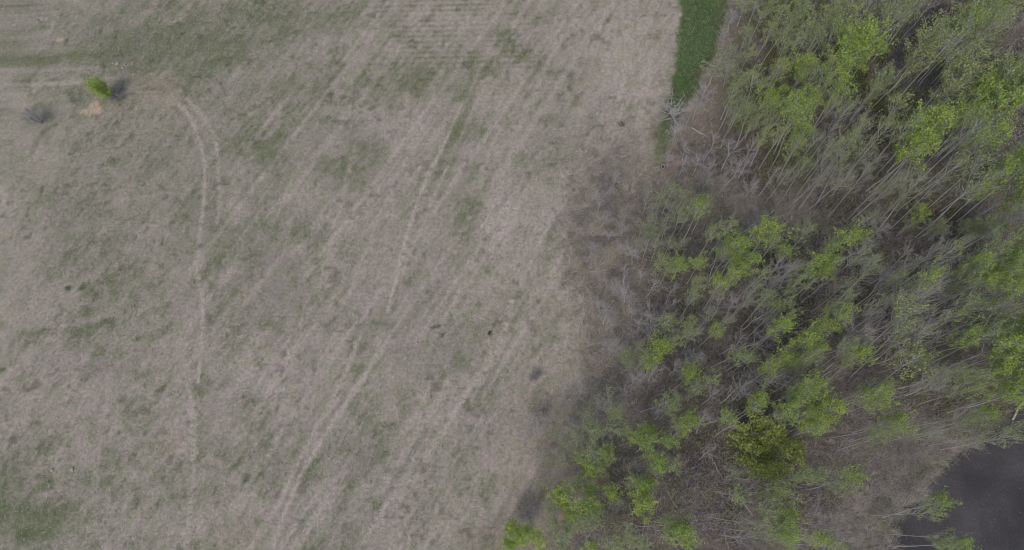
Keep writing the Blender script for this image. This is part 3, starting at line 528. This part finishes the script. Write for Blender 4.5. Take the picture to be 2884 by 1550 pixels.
# white-barked birch by the pond's top corner
def birch():
    p = at(2860, 1194); t = empty("birch_tree", p); tr = Tubes(); br = Tubes(); r = random.Random(4); nr = np.random.default_rng(4)
    pts = [Vector((.05*i*r.uniform(-1, 1), .42*i, .62*i-.1)) for i in range(12)]; tr.tube(pts, [.13*(1-i/13)+.01 for i in range(12)], 7); tips = []
    for k in range(26):
        i = r.randrange(4, 11); a = r.uniform(0, 6.28); e = pts[i]+Vector((math.cos(a), math.sin(a)*.7+.3, .6))*r.uniform(.5, 1.5); br.tube([pts[i], e], [.025, .006], 3); tips.append(e)
    P = np.array([tuple(tips[i]) for i in nr.integers(0, len(tips), 700)])+nr.normal(size=(700, 3))*.28; V, F = leaf_quads(P, .14, nr)
    link("trunk", tr.mesh("trunk", MT['palewood']), t); link("branches", br.mesh("branches", MT['palewood'], False), t); link("crown", mesh_np("crown", V, F, MT['L']), t)
    tag(t, "white-barked birch leaning over from the pond's top corner", "tree")
birch()

# ------------------------------------------------------------------ logs and sticks
def log(p0, p1, r0, m, name, label, cat, group=None, bend=.12, stubs=3):
    a = at(*p0); b = at(*p1); a = Vector(a)+Vector((0, 0, r0*.8)); b = Vector(b)+Vector((0, 0, r0*.9)); r = random.Random(int(p0[0]*7+p0[1])); n = 7; T = Tubes(); side = Vector((-(b-a).y, (b-a).x, 0)).normalized(); ln = (b-a).length
    pts = [a.lerp(b, i/n)-a+side*bend*math.sin(i*1.3+r.random())*min(1, ln*.2) for i in range(n+1)]
    T.tube(pts, [r0*(1-.6*i/n) for i in range(n+1)], 7)
    for i in (0, n):                                                    # sawn or broken ends
        bi = len(T.V); T.V.append(tuple(pts[i])); k0 = i*7
        for k in range(7): T.F.append((bi, k0+k, k0+(k+1) % 7, k0+(k+1) % 7))
    t = empty(name, a)
    V = np.array(T.V); me = bpy.data.meshes.new("stem"); me.from_pydata(T.V, [], [tuple(dict.fromkeys(f)) for f in T.F]); me.materials.append(m); link("stem", me, t)
    if stubs:
        B = Tubes()
        for k in range(stubs):
            p = pts[r.randrange(2, n+1)]; e = p+side*r.choice((-1, 1))*r.uniform(.3, .9)*min(1.2, ln*.3)+(b-a).normalized()*r.uniform(.2, .7)+Vector((0, 0, r.uniform(.05, .3))); B.tube([p, p.lerp(e, .5)+Vector((0, 0, .05)), e], [r0*.3, r0*.22, .01], 4)
        link("branch", B.mesh("branch", m, False), t)
    tag(t, label, cat, group)
A, Bk, PW = MT['darkbark'], MT['greybark'], MT['palewood']; LG = "fallen logs on the wood floor"
c6 = lambda x, y: (1900+x/2.516, 1000+y/2.516); c4 = lambda x, y: (2234+x/2.517, 500+y/2.517); c5 = lambda x, y: (1340+x/2.517, 1000+y/2.517); c2 = lambda x, y: (2344+x/2.307, y/2.307); c1 = lambda x, y: (1860+x/2.307, y/2.307)
log(c6(460,1000), c6(552,1142), .13, PW, "fallen_log", "pale split log lying just below the big olive-green tree", "log", LG)
log(c6(480,990), c6(585,1112), .08, A, "fallen_log", "thin dark log beside the pale split log below the olive tree", "log", LG)
log(c6(255,720), c6(380,862), .12, A, "fallen_log", "dark rotting log lower left of the big olive-green tree", "log", LG)
log(c6(275,760), c6(340,880), .07, Bk, "fallen_log", "thin grey log alongside the dark rotting log left of the olive tree", "log", LG)
log(c6(1040,965), c6(990,1130), .09, Bk, "fallen_log", "grey forked log lying upright in the photo, right of the olive tree", "log", LG)
log(c6(110,540), c6(185,625), .12, A, "fallen_log", "short dark log among bare trees left of the olive tree", "log", LG)
log(c6(350,1250), c6(385,1384), .07, PW, "fallen_log", "thin pale pole at the bottom edge of the wood", "log", LG)
log(c4(868,165), c4(930,226), .10, PW, "fallen_log", "short straight pale log in the upper right clearing", "log", LG, stubs=0)
log(c4(992,212), c4(1170,60), .11, PW, "fallen_log", "long bleached log right of the short pale log", "log", LG)
log(c4(1040,180), c4(970,300), .06, PW, "fallen_log", "curved pale branch hanging below the long bleached log", "log", LG, bend=.5)
log(c4(540,490), c4(612,692), .08, Bk, "fallen_log", "grey forked log crossing thin trunks in the mid wood", "log", LG)
log(c4(60,890), c4(235,730), .12, Bk, "fallen_log", "jagged grey dead trunk with stubs in the wood's centre", "log", LG, stubs=7)
log(c5(955,900), c5(1045,938), .13, PW, "fallen_log", "thick pale log between leafy saplings near the lower edge", "log", LG, stubs=1)
log(c5(1350,955), c5(1445,1120), .08, PW, "fallen_log", "thin crooked pale log in the dark hollow at the bottom", "log", LG)
log(c5(1030,1190), c5(1290,1226), .07, Bk, "fallen_log", "long thin grey log running right from the dead antler-like branches", "log", LG)
log(c1(205,835), c1(300,890), .10, Bk, "fallen_log", "grey fallen limb beside the pale bare tree near the tyre", "log", LG, stubs=5)
log((2384+700/2.516, 1000+350/2.516), (2384+905/2.516, 1000+285/2.516), .10, A, "fallen_log", "dark sunken log on the slope above the pond", "log", LG)
log((2384+1080/2.516, 1000+400/2.516), (2384+1175/2.516, 1000+362/2.516), .14, A, "fallen_log", "black log lying by the pond's top corner", "log", LG)
log(c5(1150,160), c5(1260,300), .05, A, "fallen_log", "thin dark stem on brown litter near the lower wood edge", "log", LG)
SG = "sticks lying in the field"
log((106,55), (118,67), .06, A, "stick", "short dark stick in the upper left corner of the field", "stick", SG, bend=.02, stubs=0)
log((90,96.5), (99,96.5), .035, PW, "stick", "tiny white stick near the left end of the field", "stick", SG, bend=.01, stubs=0)
log((440,1362), (451,1380), .035, PW, "stick", "thin pale stick in the lower left of the field", "stick", SG, bend=.03, stubs=0)
log((152,84), (157,75), .04, PW, "stick", "forked pale green-white twig near the small sand patch", "stick", SG, bend=.03, stubs=2)
# ------------------------------------------------------------------ stones
def stone(px, py, s, label, m):
    r = random.Random(int(px*3+py)); import bmesh; bm = bmesh.new(); bmesh.ops.create_icosphere(bm, subdivisions=2, radius=1)
    for v in bm.verts:
        k = 1+.22*math.sin(v.co.x*3+r.random()*.6)+r.uniform(-.1, .1); v.co = Vector((v.co.x*s*1.2*k, v.co.y*s*.85*k, v.co.z*s*.5*k+s*.2))
    me = bpy.data.meshes.new("stone"); bm.to_mesh(me); bm.free(); me.materials.append(m); o = link("stone", me, None, at(px, py)); o.rotation_euler.z = r.uniform(0, 3); tag(o, label, "stone", "pale stones by the lone tree")
stm = bark_mat("stone_grey", (.24,.23,.215), (.38,.36,.34), 9)
for (x, y, s, l) in [(352,184,.22,"whitish stone, centre one of the cluster above the lone tree"),(373,183,.17,"small white stone, rightmost of the cluster above the lone tree"),(330,180,.3,"largest flat tan stone above the lone tree"),(318,179,.2,"tan stone left of the largest flat stone"),
    (311,190,.14,"small stone lowest left of the cluster above the lone tree"),(346,192,.26,"flat grey stone lowest in the cluster above the lone tree"),(303,196,.16,"tan pebble left of the cluster above the lone tree"),(146,1325,.24,"pale stone in the chalky patch, lower left field"),(204,1323,.28,"round pale stone, right of the chalky patch"),(1005,600,.13,"tiny white stone alone in mid field")]:
    stone(x, y, s, l, stm)
# ------------------------------------------------------------------ tyre at the wood corner
def lathe(prof, n=40):
    V = []; F = []; m = len(prof)
    for k in range(n):
        a = 2*math.pi*k/n
        for r_, z in prof: V.append((r_*math.cos(a), r_*math.sin(a), z))
    for k in range(n):
        for i in range(m): F.append((k*m+i, ((k+1) % n)*m+i, ((k+1) % n)*m+(i+1) % m, k*m+(i+1) % m))
    return V, F
def tyre():
    t = empty("tyre", at(1867, 471)); t.rotation_euler = (math.radians(7), math.radians(-5), 0)
    rb = mat("black_rubber", .7)[0]; rb.node_tree.nodes["Principled BSDF"].inputs[0].default_value = (.018, .018, .02, 1)
    wh = mat("white_sidewall", .6)[0]; wh.node_tree.nodes["Principled BSDF"].inputs[0].default_value = (.62, .60, .56, 1)
    V, F = lathe([(.36, .05), (.37, .10), (.36, .17), (.32, .205), (.27, .205), (.21, .18), (.20, .12), (.21, .06), (.27, .02), (.33, .02)]); link("tread", mesh_np("tread", V, F, rb), t)
    V, F = lathe([(.30, .208), (.30, .213), (.235, .207), (.235, .198)]); link("whitewall", mesh_np("whitewall", V, F, wh), t)
    V, F = lathe([(.20, .09), (.20, .13), (.15, .10), (.05, .11), (.05, .08), (.15, .07)]); link("rim", mesh_np("rim", V, F, MT['darkbark']), t)
    tag(t, "old black tyre with white sidewall half sunk in grass at the wood corner", "tyre")
tyre()

# ------------------------------------------------------------------ ground cover (nobody could count it)
def scatter(n, cond, box, seed):
    r = np.random.default_rng(seed); xs = []; tot = 0
    while tot < n:
        P = np.stack([r.uniform(box[0], box[1], n*2), r.uniform(box[2], box[3], n*2)], -1); P = P[cond(P[:, 0], P[:, 1], r)]; xs.append(P); tot += len(P)
    return np.concatenate(xs)[:n], r
def blades(P, r, ln, wd_, up, m, name, label, cat, wind=None):
    n = len(P); a = r.uniform(0, 6.28, n) if wind is None else wind(P, r)
    L = ln*(.5+r.random(n)); d = np.stack([np.cos(a), np.sin(a), np.zeros(n)], -1); U = up*(.5+r.random(n))
    z = gz(P[:, 0], P[:, 1]); o = np.stack([P[:, 0], P[:, 1], z-.02], -1); s = np.stack([-np.sin(a), np.cos(a), np.zeros(n)], -1)*(wd_*(.6+.8*r.random(n)))[:, None]
    mid = o+d*(L*.5)[:, None]+np.array([0, 0, 1])*(U*.75)[:, None]; bend = s*0+np.stack([-np.sin(a), np.cos(a), np.zeros(n)], -1)*(r.normal(size=n)*L*.12)[:, None]; mid += bend
    tip = o+d*L[:, None]+np.array([0, 0, 1])*U[:, None]
    V = np.stack([o-s*.5, o+s*.5, mid+s*.4, mid-s*.4, tip+s*.12, tip-s*.12], 1).reshape(-1, 3); k = np.arange(n)[:, None]*6
    F = np.concatenate([k+np.array([[0, 1, 2, 3]]), k+np.array([[3, 2, 4, 5]])], 0)
    tag(link(name, mesh_np(name, V, F, m)), label, cat, kind="stuff")
BX = (-6, 92, -22, 92)
inW = lambda x, y, mrg=0.: sdf(x, y, WOOD) > mrg
def cW(x, y, r): return (sdf(x, y, WOOD) > 1.6+r.normal(size=len(x))*1.6+2.5*r.random(len(x))+6*(fbm(x*.4, y*.4, 501, 3)-.45)) & (r.random(len(x)) < .12+.88*ss(.5, 8, sdf(x, y, WOOD)+3*(sdf(x, y, STRIP) > -6))) & (sdf(x, y, POND) < -.3)
dens = lambda x, y, seed, lo, hi, f=.22: ss(lo, hi, fbm(x*f, y*f, seed, 4))
P, r = scatter(125000, lambda x, y, r: cW(x, y, r) & (r.random(len(x)) < .25+dens(x, y, 201, .4, .65)), BX, 21)
blades(P, r, .75, .030, .55, MT['twig'], "brush", "grey leafless brush and twigs over the wood floor", "brush")
P, r = scatter(95000, lambda x, y, r: cW(x, y, r) & (r.random(len(x)) < .15+dens(x, y, 211, .42, .62)), BX, 22)
blades(P, r, .55, .035, .2, MT['brown'], "dead_stems", "brown dead stems lying on the wood floor", "dead stems")
def tan_c(x, y, r):
    px, py = to_px(x, y); px /= K; py /= K; q = np.zeros(len(x))
    for cx, cy, rx, ry, s in [(2330,1150,130,80,1),(2250,1100,120,60,.7),(2230,1290,120,80,.8),(2150,1330,90,60,.7),(1900,525,130,40,.9),(1760,475,70,30,.8),(1530,580,75,160,1),(2300,1240,60,60,.7),(1540,860,60,120,.5),(2030,560,60,25,.7),(1590,720,50,50,.6)]:
        q = np.maximum(q, s*np.exp(-((px-cx)/rx)**2-((py-cy)/ry)**2))
    return (r.random(len(x)) < q) & (sdf(x, y, POND) < -.2)
P, r = scatter(42000, tan_c, BX, 23)
blades(P, r, .75, .045, .35, MT['straw'], "marsh_grass", "tan matted tussock grass along the wood edge and openings", "grass", wind=lambda P, r: 12*fbm(P[:, 0]*.5, P[:, 1]*.5, 5, 2)+r.normal(size=len(P))*.5)
P, r = scatter(70000, lambda x, y, r: cW(x, y, r), BX, 24)
z = gz(P[:, 0], P[:, 1]); V, F = leaf_quads(np.stack([P[:, 0], P[:, 1], z+.03], -1), .11, r, flat=2.5); tag(link("fallen_leaves", mesh_np("fallen_leaves", V, F, MT['litter'])), "brown fallen leaves littering the wood floor", "leaves", kind="stuff")
def cU(x, y, r):
    px, py = to_px(x, y); px /= K; py /= K
    w = .2+1.2*np.exp(-((px-2030)/240)**2-((py-130)/230)**2)+.5*np.exp(-((px-2450)/160)**2-((py-150)/160)**2)+.7*np.exp(-((px-2480)/120)**2-((py-860)/170)**2)+.5*np.exp(-((px-1990)/160)**2-((py-330)/90)**2)
    return cW(x, y, r) & (r.random(len(x)) < w*dens(x, y, 231, .42, .6, .35))
P, r = scatter(150000, cU, BX, 25)
z = gz(P[:, 0], P[:, 1])+.2+3.2*r.random(len(P))**1.4; V, F = leaf_quads(np.stack([P[:, 0], P[:, 1], z], -1), .12, r, flat=.8)
tag(link("understory_leaves", mesh_np("understory_leaves", V, F, MT['under'])), "low olive-green leaves of the bushy understory beneath the aspens", "understory", kind="stuff")
BF = (-72, 40, -14, 76)
def cF(x, y, r): return (sdf(x, y, WOOD) < .5) & (sdf(x, y, STRIP) < 0)
P, r = scatter(90000, cF, BF, 26)
blades(P, r, .28, .045, .08, MT['straw'], "dry_grass", "short dry straw-coloured grass over the hayfield", "grass", wind=lambda P, r: math.radians(58)+r.normal(size=len(P))*.9)
P, r = scatter(45000, lambda x, y, r: (sdf(x, y, WOOD) < .3) & (r.random(len(x)) < .05+gg(x, y)**1.5) & (sdf(x, y, STRIP) < .2), BF, 27)
blades(P, r, .22, .05, .10, MT['grassg'], "green_grass", "short green grass sprouting in patches over the hayfield", "grass")
P, r = scatter(3500, lambda x, y, r: sdf(x, y, STRIP) > r.random(len(x))*.3-.25, (10, 45, 20, 95), 28)
blades(P, r, .25, .06, .14, MT['grassg'], "lush_grass", "lush dark green grass of the unmown strip", "grass")
P, r = scatter(170, lambda x, y, r: sdf(x, y, POND) > .6, BX, 29)
V, F = leaf_quads(np.stack([P[:, 0], P[:, 1], np.full(len(P), -.232)], -1), .06, r, flat=9); tag(link("floating_leaves", mesh_np("floating_leaves", V, F, MT['straw'])), "pale dead leaves and specks floating on the dark pond", "leaves", kind="stuff")
